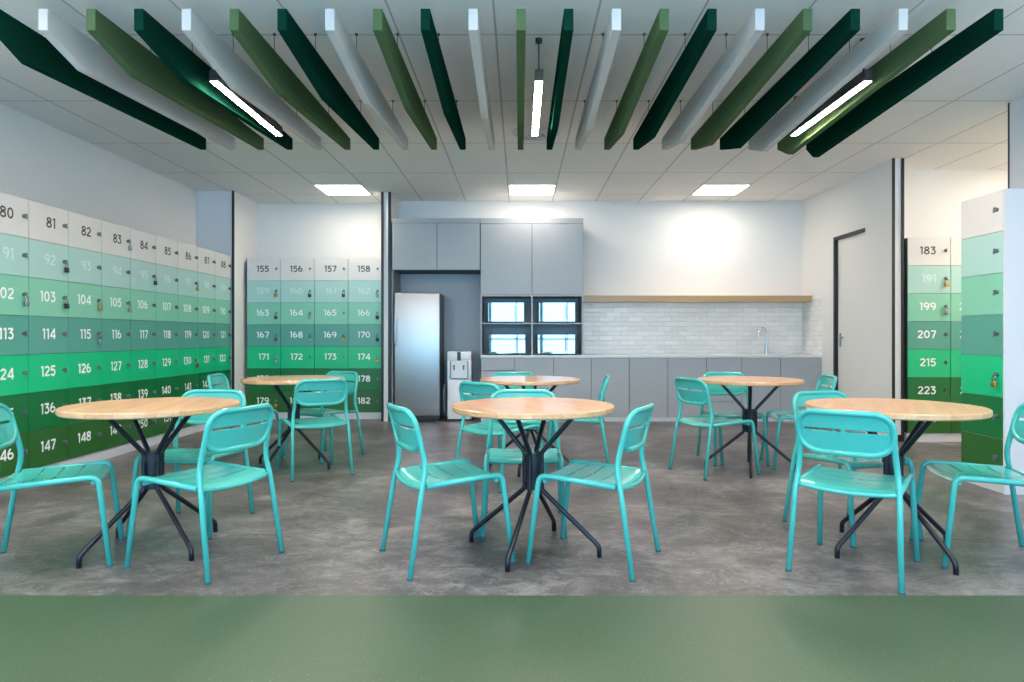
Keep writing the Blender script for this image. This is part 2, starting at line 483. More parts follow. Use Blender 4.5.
# round air diffuser
t = thing('air_diffuser', 'round white air diffuser in a ceiling tile behind the middle pendant', 'air vent', (.15, 6.17, ZC))
bm = bmesh.new()
for r0, r1, z0, z1 in ((.225, .20, -.004, -.016), (.17, .145, -.010, -.024), (.115, .09, -.014, -.03)):
    ring = []
    for rr, zz in ((r0, 0), (r0, z0), (r1, z1), (r1 - .012, z1), (r1 - .012, 0)):
        ring.append([bm.verts.new((rr * math.cos(2 * PI * k / 40), rr * math.sin(2 * PI * k / 40), zz)) for k in range(40)])
    for a, b2 in zip(ring, ring[1:]):
        for k in range(40): bm.faces.new((a[k], a[(k + 1) % 40], b2[(k + 1) % 40], b2[k]))
obj('louvre_rings', bm, PLINTH, t, True)
bm = bmesh.new(); cyl(bm, (0, 0, -.018), .05, .02, seg=30)
obj('centre_cone', bm, PLINTH, t, True)

# ------------------------------------------------------------------ ceiling baffles
ZT = HC + 1.74
ord_ = ['first', 'second', 'third', 'fourth', 'fifth', 'sixth', 'seventh', 'eighth']
cnt = {0: 0, 1: 0, 2: 0}
for i in range(1, 23):
    x = .005 + .254 * (i - 12)
    kind = i % 3
    m, cname = {1: (BAFD, 'dark green'), 2: (BAFW, 'pale grey'), 0: (BAFG, 'moss green')}[kind]
    o = ord_[cnt[kind]]; cnt[kind] += 1
    ya, yb, yk = 3.57, 5.92, 3.79 + .0948 * (i - 1)
    lab = '%s felt ceiling baffle, %s of the %s ones from the left' % (cname, o, cname)
    t = thing('ceiling_baffle', lab, 'ceiling baffle', (x, ya, ZT), 0, 'acoustic felt baffles in a row')
    prof = [(0, 0), (yb - ya, 0), (yb - ya, -.10), (yk - ya, -.205), (0, -.115)]
    bm = bmesh.new()
    L = [bm.verts.new((-.025, y, z)) for y, z in prof]; R = [bm.verts.new((.025, y, z)) for y, z in prof]
    bm.faces.new(L); bm.faces.new(R[::-1])
    for k in range(5): bm.faces.new((L[k], L[(k + 1) % 5], R[(k + 1) % 5], R[k]))
    bmesh.ops.bevel(bm, geom=list(bm.edges), offset=.002, segments=1, affect='EDGES')
    obj('felt_panel', bm, m, t)
    for yy in (4.155, 5.335):
        bm = bmesh.new()
        cyl(bm, (0, yy - ya, (ZC - ZT) / 2), .0022, ZC - ZT, seg=6)
        cyl(bm, (0, yy - ya, ZC - ZT - .006), .009, .012, seg=10)
        cyl(bm, (0, yy - ya, .006), .005, .014, seg=8)
        obj('suspension_wire', bm, WIRE, t)

# ------------------------------------------------------------------ lockers
ROW, LW, PL, LD = .2929, .45, .091, .45
HL = PL + 7 * ROW
digit_cache = {}
def arc(cx, cy, rx, ry, a0, a1, n=14):
    return [(cx + rx * math.cos(math.radians(a0 + (a1 - a0) * k / n)), cy + ry * math.sin(math.radians(a0 + (a1 - a0) * k / n))) for k in range(n + 1)]
SW = .175                                    # stroke width for a cap height of 1
h_ = SW / 2
GLYPH = {                                    # advance, centre lines of the strokes (geometric sans)
 '0': (.80, [arc(.36, .5, .36 - h_, .5 - h_, 0, 360, 32)]),
 '1': (.46, [[(.27, 0), (.27, 1)], [(.04, .84), (.27, .925)]]),
 '2': (.72, [arc(.32, .70, .25, .30 - h_, 165, -38, 16) + [(.06, h_ + .02)], [(.0, h_), (.64, h_)]]),
 '3': (.72, [[(.04, 1 - h_), (.58, 1 - h_)], [(.55, 1 - h_ - .02), (.28, .60)], [(.2, .60)] + arc(.31, .325, .26, .26, 85, -150, 18)]),
 '4': (.78, [[(.56, 0), (.56, 1)], [(.54, .95), (.07, .30)], [(.02, .27), (.74, .27)]]),
 '5': (.72, [[(.60, 1 - h_), (.12, 1 - h_)], [(.14, 1 - h_), (.11, .52)], [(.11, .54)] + arc(.31, .335, .26, .27, 95, -150, 18)]),
 '6': (.76, [arc(.34, .325, .265, .325 - h_, 0, 360, 28), arc(.44, .42, .365, .505, 100, 185, 10)]),
 '7': (.68, [[(.02, 1 - h_), (.62, 1 - h_)], [(.585, 1 - h_ - .02), (.22, 0)]]),
 '8': (.76, [arc(.35, .275, .275, .275 - h_ + .02, 0, 360, 28), arc(.35, .745, .235, .255 - h_, 0, 360, 28)]),
 '9': (.76, [arc(.35, .675, .265, .325 - h_, 0, 360, 28), arc(.25, .58, .365, .505, -80, 5, 10)]),
}
def stroke(bm, pts, ox, H, y):
    P = [Vector((p[0], p[1])) for p in pts]
    closed = (P[0] - P[-1]).length < 1e-4
    if closed: P = P[:-1]
    n = len(P); L, R = [], []
    for i in range(n):
        a = P[(i - 1) % n] if (closed or i > 0) else P[i]
        b = P[(i + 1) % n] if (closed or i < n - 1) else P[i]
        t = (b - a).normalized(); nn = Vector((-t.y, t.x)) * h_
        for lst, q in ((L, P[i] + nn), (R, P[i] - nn)):
            lst.append(bm.verts.new(((ox + q.x) * H * 1.04, y, (q.y - .5) * H)))
    for i in range(n if closed else n - 1):
        k = (i + 1) % n
        bm.faces.new((L[i], L[k], R[k], R[i]))
def digits(txt):
    """right-aligned numerals in the XZ plane facing -Y, thin raised film"""
    if txt in digit_cache: return digit_cache[txt]
    H = .083; gap = .04
    wid = sum(GLYPH[c][0] + gap for c in txt) - gap - .06
    bm = bmesh.new(); ox = -wid; q = 0
    for c in txt:
        for st in GLYPH[c][1]:
            stroke(bm, st, ox, H, -.0004 - .00006 * (q % 3)); q += 1
        ox += GLYPH[c][0] + gap
    for f in bm.faces:
        f.normal_update()
        if f.normal.y > 0: f.normal_flip()
    me = bpy.data.meshes.new('digits'); bm.to_mesh(me); bm.free()
    digit_cache[txt] = me
    return me

LATCHM = mat('latch_metal', (130, 132, 134), 0.38, metal=0.9, var=(40, .08))
latch_me = None
def make_latch():
    bm = bmesh.new()
    cyl(bm, (0, -.003, 0), .015, .006, 'Y', 20)
    cyl(bm, (0, -.012, 0), .009, .018, 'Y', 16)
    box(bm, -.003, .003, -.030, -.008, -.016, .016, bev=.001)
    tube(bm, [(0, -.026 + .006 * math.cos(a), -.014 + .008 * math.sin(a)) for a in [2 * PI * k / 12 for k in range(12)]], .0022, 6, True)
    bmesh.ops.recalc_face_normals(bm, faces=bm.faces)
    me = bpy.data.meshes.new('latch')
    for f in bm.faces: f.smooth = True
    bm.to_mesh(me); bm.free(); me.materials.append(LATCHM)
    try: me.set_sharp_from_angle(angle=.7)
    except Exception: pass
    return me
latch_me = make_latch()

BRASS = mat('padlock_brass', (190, 150, 70), 0.3, metal=0.9, var=(60, .1))
PB = mat('padlock_black', (28, 30, 34), 0.4, var=(60, .1))
PS = mat('padlock_silver', (150, 155, 160), 0.3, metal=0.9, var=(60, .1))
PR = mat('padlock_maroon', (96, 60, 66), 0.4, var=(60, .1))
PLOCK = {'brass': BRASS, 'black': PB, 'silver': PS, 'maroon': PR}
def padlock(x, y, z, rz, colour, where):
    """hangs from a latch; local -Y faces out of the door"""
    t = thing('padlock', '%s padlock hanging on the latch of %s' % (colour, where), 'padlock', (x, y, z), rz, 'padlocks on the lockers')
    w = .021
    obj('body', box(bmesh.new(), -w, w, -.036, -.016, -.088, -.046, bev=.005), PLOCK[colour], t, True)
    s = [(-.013, -.026, -.05), (-.013, -.026, -.018)] + [(-.013 * math.cos(a), -.026, -.018 + .013 * math.sin(a)) for a in [PI * k / 8 for k in range(1, 8)]] + [(.013, -.026, -.018), (.013, -.026, -.05)]
    bm = bmesh.new(); tube(bm, s, .0038, 8)
    obj('shackle', bm, CHROME, t)

def locker_column(x, y, rz, nums, label, group, locks={}, white_side=False, LW=.45):
    """origin: left front foot as seen from the front; local +X along the front, +Y into the cabinet"""
    t = thing('locker_column', label, 'lockers', (x, y, 0), rz, group)
    e = .002
    bm = bmesh.new()
    box(bm, e, LW - e, .018, LD, PL, HL - .001)
    obj('cabinet_body', bm, LOCKW if white_side else GAP, t)
    bm = bmesh.new(); box(bm, e, LW - e, .012, LD - .01, 0, PL - .002)
    obj('plinth', bm, PLINTH, t)
    for r in range(7):
        z1 = HL - r * ROW; z0 = z1 - ROW
        d = obj('door', box(bmesh.new(), .0028, LW - .0028, 0, .017, z0 + .0016, z1 - .0016, bev=.0012, seg=1), ROWM[r], t)
        d['label'] = ['off-white', 'pale teal', 'mint', 'muted teal', 'emerald green', 'forest green', 'dark olive green'][r] + ' locker door' + (' number %d' % nums[r] if nums else '')
        zc = (z0 + z1) / 2
        if nums:
            me = digits(str(nums[r])).copy()
            me.materials.clear(); me.materials.append(DIGD if r == 0 else (DIGP if r in (1,) else DIGW))
            n = bpy.data.objects.new('number', me); COL.objects.link(n); n.parent = d
            n.location = (LW * .655, -.0007, zc + .012)
        l = bpy.data.objects.new('latch', latch_me); COL.objects.link(l); l.parent = d
        l.location = (LW * .875, 0, zc + .012)
        if r in locks:
            c, s = math.cos(rz), math.sin(rz)
            lx = LW * .875
            padlock(x + lx * c, y + lx * s, zc + .012, rz, locks[r], 'locker %d' % nums[r] if nums else 'the unnumbered emerald door at the right edge')
    return t

# long row on the left wall: top numbers 79..88, running away from the camera. Fronts face +X.
XF = -3.717
left_locks = {91: None, 83: 'silver', 92: 'black', 102: 'silver', 103: 'black', 104: 'brass', 115: 'silver', 97: 'brass', 105: 'silver', 95: 'black', 130: 'maroon', 94: None}
for k in range(10):
    top = 88 - k
    ys = 8.636 - .4438 * (k + 1)
    nums = [top + 11 * r for r in range(7)]
    lk = {r: left_locks[n] for r, n in enumerate(nums) if left_locks.get(n)}
    locker_column(XF, ys, PI / 2, nums, 'tall green gradient locker column along the left wall with %d on its top door' % top,
                  'locker columns along the left wall', lk, LW=.4438)
# NOTE: rz=+90deg puts local +X along +Y (away from the camera) and the fronts towards +X
bank = {155: None, 159: 'brass', 160: 'black', 161: 'black', 162: 'silver', 163: 'maroon', 164: 'silver', 166: 'black', 167: 'maroon', 168: 'silver',
        169: 'brass', 170: 'black', 171: 'silver', 174: 'brass', 179: 'brass'}
for k in range(4):
    nums = [155 + k + 4 * r for r in range(7)]
    locker_column(-3.642 + LW * k, 8.96, 0, nums, 'green gradient locker column in the back left recess with %d on its top door' % nums[0],
                  'locker columns in the back left recess', {r: bank[n] for r, n in enumerate(nums) if bank.get(n)})
for k in range(4):
    nums = [183 + k + 8 * r for r in range(7)]
    locker_column(4.062 + LW * k, 7.04, 0, nums, 'green gradient locker column in the right alcove with %d on its top door' % nums[0],
                  'locker columns in the right alcove', {1: 'brass', 2: 'silver'} if k == 0 else {})
# single column on the right, coloured front facing -X, white end panel towards the camera
rc = locker_column(3.389, 5.165, -PI / 2, None, 'green gradient locker column with a plain white side at the right edge', None, {4: 'brass'}, True)
ep = obj('end_panel', box(bmesh.new(), LW, LW + .016, 0, LD, 0, HL, bev=.001), LOCKW, rc)
ep['label'] = 'white end panel'

# ------------------------------------------------------------------ kitchen
YF = 8.72
def kx(px, d=YF): return (px - 520.0) / F * d
def front(bm, x0, x1, y, z0, z1, g=.0034): box(bm, x0 + g, x1 - g, y, y + .019, z0 + g, z1 - g, bev=.001, seg=1)
# left upper cabinet over the fridge
ztop, zul, ztl = 2.64, 1.966, 1.645
c = thing('wall_cabinet', 'grey two-door cabinet mounted above the steel refrigerator', 'cabinet', (0, 0, 0))
xa, xm, xb = -1.672, kx(437), kx(480.4)
obj('carcass', box(bmesh.new(), xa + .002, xb - .004, YF + .02, YB - .002, zul, ztop - .06), CABGAP, c)
obj('cornice', box(bmesh.new(), xa + .002, xb - .004, YF + .004, YB - .002, ztop - .059, ztop), CAB, c)
for p, q in ((xa + .012, xm), (xm, xb - .006)):
    bm = bmesh.new(); front(bm, p, q, YF, zul, ztop - .062); obj('door', bm, CAB, c)
obj('side_panel', box(bmesh.new(), xa + .002, xa + .02, YF + .03, YB - .002, 0, zul - .001), CABIN, c)
obj('back_panel', box(bmesh.new(), xa + .021, xb - .004, YB - .02, YB - .002, 0, zul - .001), CAB, c)
# tall right upper cabinet
c = thing('wall_cabinet', 'tall grey two-door cabinet above the niche of four microwaves', 'cabinet', (0, 0, 0))
xc, xd, xe = kx(480.4), kx(532), kx(583.3)
obj('carcass', box(bmesh.new(), xc, xe, YF + .02, YB - .002, ztl, ztop - .07), CABGAP, c)
obj('cornice', box(bmesh.new(), xc, xe, YF + .004, YB - .002, ztop - .069, ztop), CAB, c)
for p, q in ((xc, xd), (xd, xe)):
    bm = bmesh.new(); front(bm, p, q, YF, ztl, ztop - .072); obj('door', bm, CAB, c)
# microwave niche: open shelf unit standing on the worktop
zct = .863
c = thing('shelf_unit', 'grey open shelf niche with four compartments holding microwaves', 'shelf', (0, 0, 0))
bm = bmesh.new()
box(bm, xc, xc + .018, YF, YB - .002, zct, ztl); box(bm, xe - .018, xe, YF, YB - .002, zct, ztl)
box(bm, xd - .011, xd + .011, YF + .002, YB - .03, zct, ztl - .02)
box(bm, xc + .018, xe - .018, YF, YB - .002, ztl - .02, ztl - .001)
obj('frame', bm, CAB, c)
zs = HC + 12.5 / 77.06
obj('shelf_board', box(bmesh.new(), xc + .018, xd - .011, YF, YB - .03, zs - .008, zs + .010), CAB, c)
obj('shelf_board', box(bmesh.new(), xd + .011, xe - .018, YF, YB - .03, zs - .008, zs + .010), CAB, c)
obj('back_board', box(bmesh.new(), xc + .018, xe - .018, YB - .03, YB - .002, zct, ztl - .02), CAB, c)

def microwave(px0, px1, zb, label, d=8.78):
    x0, x1 = kx(px0, d), kx(px1, d)
    w, h = x1 - x0, .27
    t = thing('microwave', label, 'microwave', (x0, d, zb), 0, 'mirror-fronted microwaves in the niche')
    obj('housing', box(bmesh.new(), 0, w, .022, .36, .012, h, bev=.004), COOLG, t)
    obj('door', box(bmesh.new(), .004, w * .775, 0, .021, .016, h - .004, bev=.003), BLACKG, t)
    obj('control_panel', box(bmesh.new(), w * .785, w - .003, .002, .021, .016, h - .004, bev=.003), BLACKG, t)
    bm = bmesh.new(); tube(bm, fillet([(w * .745, 0, .05), (w * .745, -.02, .05), (w * .745, -.02, h - .04), (w * .745, 0, h - .04)], .01, 3), .005, 8)
    obj('handle', bm, HOUS, t)
    bm = bmesh.new(); cyl(bm, (w * .89, -.006, .075), .018, .016, 'Y', 20)
    obj('dial', bm, CHROME, t, True)
    for sx in (.03, w - .03):
        bm = bmesh.new(); cyl(bm, (sx, .05, .006), .01, .012, seg=10); cyl(bm, (sx, .32, .006), .01, .012, seg=10)
        obj('foot', bm, BLACKP, t)
microwave(487.6, 524.3, zs + .010, 'mirror-fronted microwave in the upper left niche compartment')
microwave(538.6, 575.4, zs + .010, 'mirror-fronted microwave in the upper right niche compartment')
microwave(488.6, 525.6, zct, 'mirror-fronted microwave in the lower left niche compartment on the worktop')
microwave(537.4, 575.4, zct, 'mirror-fronted microwave in the lower right niche compartment on the worktop')

# base cabinets, one unit per front
edges = [481, 514.2, 553.7, 591.2, 629.3, 667.9, 706.7, 741.7, 780.6, 819.3]
desc = ['grey base cabinet with a top drawer, leftmost under the microwaves', 'grey base cabinet second from the left end of the worktop',
        'grey base cabinet third from the left, under the right microwaves', 'grey base cabinet just right of the microwave niche, fourth from left',
        'grey base cabinet fifth from the left, mid run', 'grey base cabinet sixth from the left, behind the back right table chair',
        'grey base cabinet with a horizontal split, third from the right end', 'grey base cabinet below the tap, second from the right end',
        'grey base cabinet at the right wall, last of the run']
for k in range(9):
    p, q = kx(edges[k]), kx(edges[k + 1])
    c = thing('base_cabinet', desc[k], 'cabinet', (p, YF, 0), 0, 'grey base cabinets under the worktop')
    w = q - p
    obj('carcass', box(bmesh.new(), .0005, w - .0005, .021, .585, .055, .826), CABGAP, c)
    obj('plinth', box(bmesh.new(), 0.0003, w - .0003, .018, .04, 0, .054), PLINTH, c)
    cuts = [.053, .826]
    if k == 0: cuts = [.053, .66, .826]
    if k == 6: cuts = [.053, .255, .826]
    for z0, z1 in zip(cuts, cuts[1:]):
        bm = bmesh.new(); front(bm, 0, w, 0, z0, z1)
        obj('drawer' if (k == 0 and z0 > .5) or (k == 6 and z0 < .1) else 'door', bm, CAB, c)
sbox_f = obj('filler_strip', box(bmesh.new(), kx(819.3) + .001, XR - .002, YF + .004, YB - .01, 0, .826), CAB)
tag(sbox_f, 'narrow dark grey filler strip closing the cabinet run at the right wall', 'cabinet trim')
wt = obj('worktop', box(bmesh.new(), xc, XR - .002, YF - .012, YB - .008, .8275, zct - .0005, bev=.002), QUARTZ)
tag(wt, 'long thin white quartz worktop over the grey base cabinets', 'worktop')
sbox('wall_backsplash', TILE, xe + .002, XR - .0075, YB - .0075, YB, zct, 1.571)
sbox('wall_backsplash_side', TILE_S, XR - .007, XR, YF, YB - .0075, zct, 1.60)
sh = obj('wall_shelf', box(bmesh.new(), xe + .003, XR - .0075, 9.0, YB - .002, 1.5715, 1.652, bev=.002), SHELFWOOD)
tag(sh, 'long light wooden shelf on the wall above the white tiles', 'shelf')

# tap
t = thing('kitchen_tap', 'brushed steel gooseneck tap on the worktop in front of the tiles', 'tap', (3.345, 9.13, zct))
bm = bmesh.new(); cyl(bm, (0, 0, .01), .026, .02, seg=24); cyl(bm, (0, 0, .07), .017, .12, seg=20); obj('base', bm, CHROME, t, True)
pts = [(0, 0, .10), (0, 0, .29)] + [(-.055 + .055 * math.cos(a), -.01 * (1 - math.cos(a)), .29 + .072 * math.sin(a)) for a in [PI * k / 12 for k in range(1, 12)]] + [(-.112, -.02, .27), (-.113, -.02, .245)]
bm = bmesh.new(); tube(bm, pts, .011, 12); obj('spout', bm, CHROME, t, True)
bm = bmesh.new(); tube(bm, fillet([(.015, 0, .075), (.035, 0, .075), (.045, 0, .12)], .01), .006, 8); obj('lever', bm, CHROME, t, True)

# fridge
fx0, fx1, fz = kx(394.4, 8.70), kx(439.6, 8.70), 1.668
t = thing('refrigerator', 'tall brushed steel refrigerator standing under the grey upper cabinet', 'refrigerator', (fx0, 8.70, 0))
w = fx1 - fx0
obj('body', box(bmesh.new(), .004, w - .002, .045, .55, .05, fz, bev=.004), mat('fridge_side', (84, 88, 96), .45, metal=.3, var=(10, .04)), t)
obj('door', box(bmesh.new(), 0, w, 0, .043, .075, fz, bev=.010, seg=3), STEEL, t, True)
obj('base_grille', box(bmesh.new(), .012, w - .01, .03, .52, .012, .05), BLACKP, t)
bm = bmesh.new(); tube(bm, fillet([(.016, .0, .99), (.016, -.045, .99), (.016, -.045, 1.36), (.016, .0, 1.36)], .02, 4), .009, 10)
obj('handle', bm, CHROME, t, True)
for sx in (.05, w - .05):
    bm = bmesh.new(); cyl(bm, (sx, .06, .009), .018, .018, seg=12); cyl(bm, (sx, .48, .009), .018, .018, seg=12); obj('foot', bm, BLACKP, t)

# water cooler
wx0, wx1 = kx(447, 8.74), kx(471.2, 8.74)
t = thing('water_cooler', 'slim white floor-standing water cooler beside the refrigerator', 'water cooler', (wx0, 8.74, 0))
w = wx1 - wx0; wz = .91
bm = bmesh.new()
box(bm, 0, w, .03, .34, .025, wz, bev=.012, seg=3)
obj('body', bm, COOLW, t, True)
bm = bmesh.new()
box(bm, .012, w - .012, 0, .031, .03, .54, bev=.006)
obj('lower_panel', bm, COOLW, t, True)
bm = bmesh.new()
box(bm, .004, w - .004, 0, .031, .80, wz - .006, bev=.006)
obj('head_panel', bm, COOLW, t, True)
bm = bmesh.new()
box(bm, .004, .036, 0, .031, .545, .798, bev=.003); box(bm, w - .036, w - .004, 0, .031, .545, .798, bev=.003)
obj('side_rib', bm, COOLW, t, True)
bm = bmesh.new()
box(bm, .036, .05, .004, .031, .56, .785); box(bm, w - .05, w - .036, .004, .031, .56, .785)
obj('bay_edge', bm, COOLG, t)
obj('display', box(bmesh.new(), w / 2 - .026, w / 2 + .022, -.004, .004, .79, wz - .008, bev=.003), BLACKP, t)
obj('drip_tray', box(bmesh.new(), .05, w - .05, .001, .04, .548, .562, bev=.002), COOLG, t)
for sx, mm, ll in ((.09, mat('tap_red', (170, 90, 100), .4, var=(30, .05)), 'red tap button'), (w - .10, mat('tap_blue', (80, 105, 170), .4, var=(30, .05)), 'blue tap button')):
    bm = bmesh.new(); box(bm, sx - .012, sx + .012, -.008, .031, .715, .728, bev=.003)
    q = obj('tap_button', bm, mm, t); q['label'] = ll
    bm = bmesh.new(); cyl(bm, (sx, .014, .69), .009, .05, seg=12); obj('spigot', bm, COOLG, t, True)
bm = bmesh.new(); box(bm, .01, w - .01, .04, .33, 0, .025); obj('base', bm, BLACKP, t)
pts = []
for k in range(70):
    a = k / 69 * 2 * PI * 2.6
    pts.append((-.055 - .012 * math.sin(a * .37), .2 + .06 * math.cos(a), .26 + .19 * math.sin(a) + .03 * k / 69))
bm = bmesh.new(); tube(bm, pts, .005, 6); obj('supply_hose', bm, mat('hose_grey', (150, 160, 170), .4, var=(30, .05)), t)

# ------------------------------------------------------------------ tables
TR, TZ = .42, .753
def make_table(label):
    t = thing('round_table', label, 'table', (0, 0, 0), 0, 'round wood-topped cafe tables')
    bm = bmesh.new()
    prof = [(0, TZ), (TR - .004, TZ), (TR, TZ - .004), (TR, TZ - .024), (TR - .006, TZ - .030), (0, TZ - .030)]
    n = 96; rings = []
    for r, z in prof:
        if r == 0: rings.append([bm.verts.new((0, 0, z))])
        else: rings.append([bm.verts.new((r * math.cos(2 * PI * k / n), r * math.sin(2 * PI * k / n), z)) for k in range(n)])
    for a, b2 in zip(rings, rings[1:]):
        for k in range(n):
            k2 = (k + 1) % n
            if len(a) == 1: bm.faces.new((a[0], b2[k], b2[k2]))
            elif len(b2) == 1: bm.faces.new((a[k], a[k2], b2[0]))
            else: bm.faces.new((a[k], a[k2], b2[k2], b2[k]))
    obj('tabletop', bm, OAK, t, True)
    for j in range(4):
        a = PI / 4 + j * PI / 2
        c, s = math.cos(a), math.sin(a)
        P = [(.245, .716), (.228, .712), (.047, .505), (.047, .315), (.335, .070), (.352, .052), (.354, .0)]
        pts = fillet([(r * c, r * s, z) for r, z in P], [0, .01, .012, .012, .012, .012, 0], 3)
        bm = bmesh.new(); tube(bm, pts, .0128, 10)
        obj('leg', bm, NAVY, t)
        bm = bmesh.new(); cyl(bm, (.235 * c, .235 * s, TZ - .034), .034, .007, seg=20)
        obj('mounting_plate', bm, NAVY, t, True)
    bm = bmesh.new()
    cyl(bm, (0, 0, .475), .052, .035, seg=28); cyl(bm, (0, 0, .345), .052, .035, seg=28); cyl(bm, (0, 0, .41), .043, .19, seg=24)
    obj('hub', bm, NAVY, t, True)
    return t
tb = make_table('round wooden table in the front row centre on a dark spider base')
tabs = [((.068, 3.50), -21 - 45, None), ((-1.92, 3.515), -33 - 45, 'round wooden table in the front row nearest the left wall lockers'),
        ((1.925, 3.465), -73 - 45, 'round wooden table in the front row at the right beside the white-sided locker'),
        ((.083, 5.64), 30, 'round wooden table in the back row centre, in front of the microwaves'),
        ((-1.925, 5.72), -20 - 45, 'round wooden table in the back row before lockers 155 to 182'),
        ((1.91, 5.585), 72.5 - 45, 'round wooden table in the back row at the right before the base cabinets')]
for k, ((x, y), a, l) in enumerate(tabs):
    o = tb if k == 0 else copy_tree(tb)
    if l: o['label'] = l
    o.location = (x, y, 0); o.rotation_euler = (0, 0, math.radians(a))

# ------------------------------------------------------------------ chairs (local +X is forward, origin at floor centre)
OX = -.263
def bk(s):      # side profile of the back: s in 0..1 from z .535 to .778 -> forward offset
    return .082 - .062 * s
def make_chair(label):
    t = thing('cafe_chair', label, 'chair', (0, 0, 0), 0, 'mint green metal cafe chairs')
    R = .0138
    for s in (-1, 1):
        P = [(OX + .526, s * .226, 0), (OX + .475, s * .208, .432), (OX + .40, s * .205, .430), (OX + .085, s * .214, .412)]
        bm = bmesh.new(); tube(bm, fillet(P, [0, .062, 0.05, 0], 7), R, 10)
        # merge: the leg and its side rail are one bent tube
        l = obj('leg', bm, CHAIRM, t); l['label'] = 'front leg bending into the side rail of the seat'
        bm = bmesh.new(); cyl(bm, (OX + .526, s * .226, .005), R + .0006, .012, seg=14); obj('foot_cap', bm, RUBBER, l)
        P = [(OX, s * .235, 0), (OX + .062, s * .219, .40), (OX + .085, s * .208, .50), (OX + bk(.27), s * .1995, .60), (OX + bk(.62), s * .199, .686)]
        bm = bmesh.new(); tube(bm, fillet(P, [0, .08, .06, .05, 0], 5), R - .0006, 10)
        l = obj('leg', bm, CHAIRM, t); l['label'] = 'rear leg rising into the back frame'
        bm = bmesh.new(); cyl(bm, (OX, s * .235, .005), R + .0006, .012, seg=14); obj('foot_cap', bm, RUBBER, l)
    # back frame: closed rounded loop, following the tilt and the curve of the back
    HW, HH, zc = .199, .0945, .6685
    def on_back(u, z):
        s = (z - .535) / .243
        return Vector((OX + bk(s) - .030 * (1 - (u / HW) ** 2), u, z))
    loop = []
    def corner(cy, cz, ry, rz, a0):
        for k in range(9):
            a = a0 + PI / 2 * k / 8
            loop.append((cy + ry * math.cos(a), cz + rz * math.sin(a)))
    corner(HW - .075, zc + HH - .07, .075, .07, 0)
    loop += [(y, zc + HH) for y in (.09, .045, 0, -.045, -.09)]
    corner(-HW + .075, zc + HH - .07, .075, .07, PI / 2)
    corner(-HW + .095, zc - HH + .078, .095, .078, PI)
    loop += [(y, zc - HH) for y in (-.075, -.0375, 0, .0375, .075)]
    corner(HW - .095, zc - HH + .078, .095, .078, 1.5 * PI)
    L3 = [on_back(y, z) for y, z in loop]
    bm = bmesh.new(); tube(bm, L3, R, 10, True); obj('back_frame', bm, CHAIRM, t)
    # backrest: two curved slats with a slot between, bridged at the middle
    def half_w(z):
        d = z - zc
        if d > HH - .07:
            q = (d - (HH - .07)) / .07; return HW - .075 + .075 * math.sqrt(max(0, 1 - q * q))
        if d < -HH + .078:
            q = (-HH + .078 - d) / .078; return HW - .095 + .095 * math.sqrt(max(0, 1 - q * q))
        return HW
    zs_ = [zc - HH + .004 + (2 * HH - .008) * k / 22 for k in range(23)]
    zs_[12] -= .0035; zs_[13] += .0015
    us = [-1, -.9, -.75, -.6, -.45, -.3, -.15, -.05, .05, .15, .3, .45, .6, .75, .9, 1]
    bm = bmesh.new(); G = []
    for z in zs_:
        hw = half_w(z) - .004
        row = []
        for u in us:
            p = on_back(u * hw, z)
            row.append(bm.verts.new(p))
        G.append(row)
    for i in range(22):
        for j in range(len(us) - 1):
            if i == 12 and abs((us[j] + us[j + 1]) / 2) > .06 and abs((us[j] + us[j + 1]) / 2) < .93: continue
            bm.faces.new((G[i][j], G[i][j + 1], G[i + 1][j + 1], G[i + 1][j]))
    bmesh.ops.recalc_face_normals(bm, faces=bm.faces)
    bmesh.ops.solidify(bm, geom=bm.faces[:], thickness=.005)
    obj('backrest', bm, CHAIRM, t, True)
    # seat: four slats across, slots between, dished and rolled over at front and back
    N = 32
    def seat_pt(u, v):
        x = OX + .072 + .403 * v
        hw = .207 - .004 * v
        z = .424 + .010 * v - .012 * (1 - u * u) * (1 - .4 * v) - .022 * max(0, (v - .90) / .1) ** 2 - .012 * max(0, (.08 - v) / .08) ** 2
        x -= .012 * (1 - u * u) * max(0, 1 - 5 * v) * 1.0
        x += .012 * (1 - u * u) * max(0, 5 * v - 4)
        return Vector((x, u * hw, z))
    us = [-1, -.93, -.8, -.6, -.4, -.2, -.05, .05, .2, .4, .6, .8, .93, 1]
    vs = [0, .04, .08, .15, .22, .270, .290, .35, .42, .490, .510, .57, .64, .710, .730, .79, .85, .90, .93, .965, .983, 1]
    bm = bmesh.new()
    G = [[bm.verts.new(seat_pt(u, v)) for u in us] for v in vs]
    for i in range(len(vs) - 1):
        for j in range(len(us) - 1):
            um = abs((us[j] + us[j + 1]) / 2)
            if abs(vs[i + 1] - vs[i] - .02) < .0005 and vs[i + 1] < .9 and .06 < um < .93: continue
            bm.faces.new((G[i][j], G[i][j + 1], G[i + 1][j + 1], G[i + 1][j]))
    bmesh.ops.recalc_face_normals(bm, faces=bm.faces)
    bmesh.ops.solidify(bm, geom=bm.faces[:], thickness=.006)
    obj('seat', bm, CHAIRM, t, True)
    # rails under the seat
    bm = bmesh.new()
    tube(bm, [(OX + .070 - .026 * (1 - (y / .215) ** 2), y, .408 - .012 * (1 - (y / .215) ** 2)) for y in [-.215 + .43 * k / 16 for k in range(17)]], .0115, 8)
    obj('rear_rail', bm, CHAIRM, t)
    bm = bmesh.new()
    tube(bm, [(OX + .452, y, .404) for y in (-.196, -.1, 0, .1, .196)], .0105, 8)
    obj('front_rail', bm, CHAIRM, t)
    return t
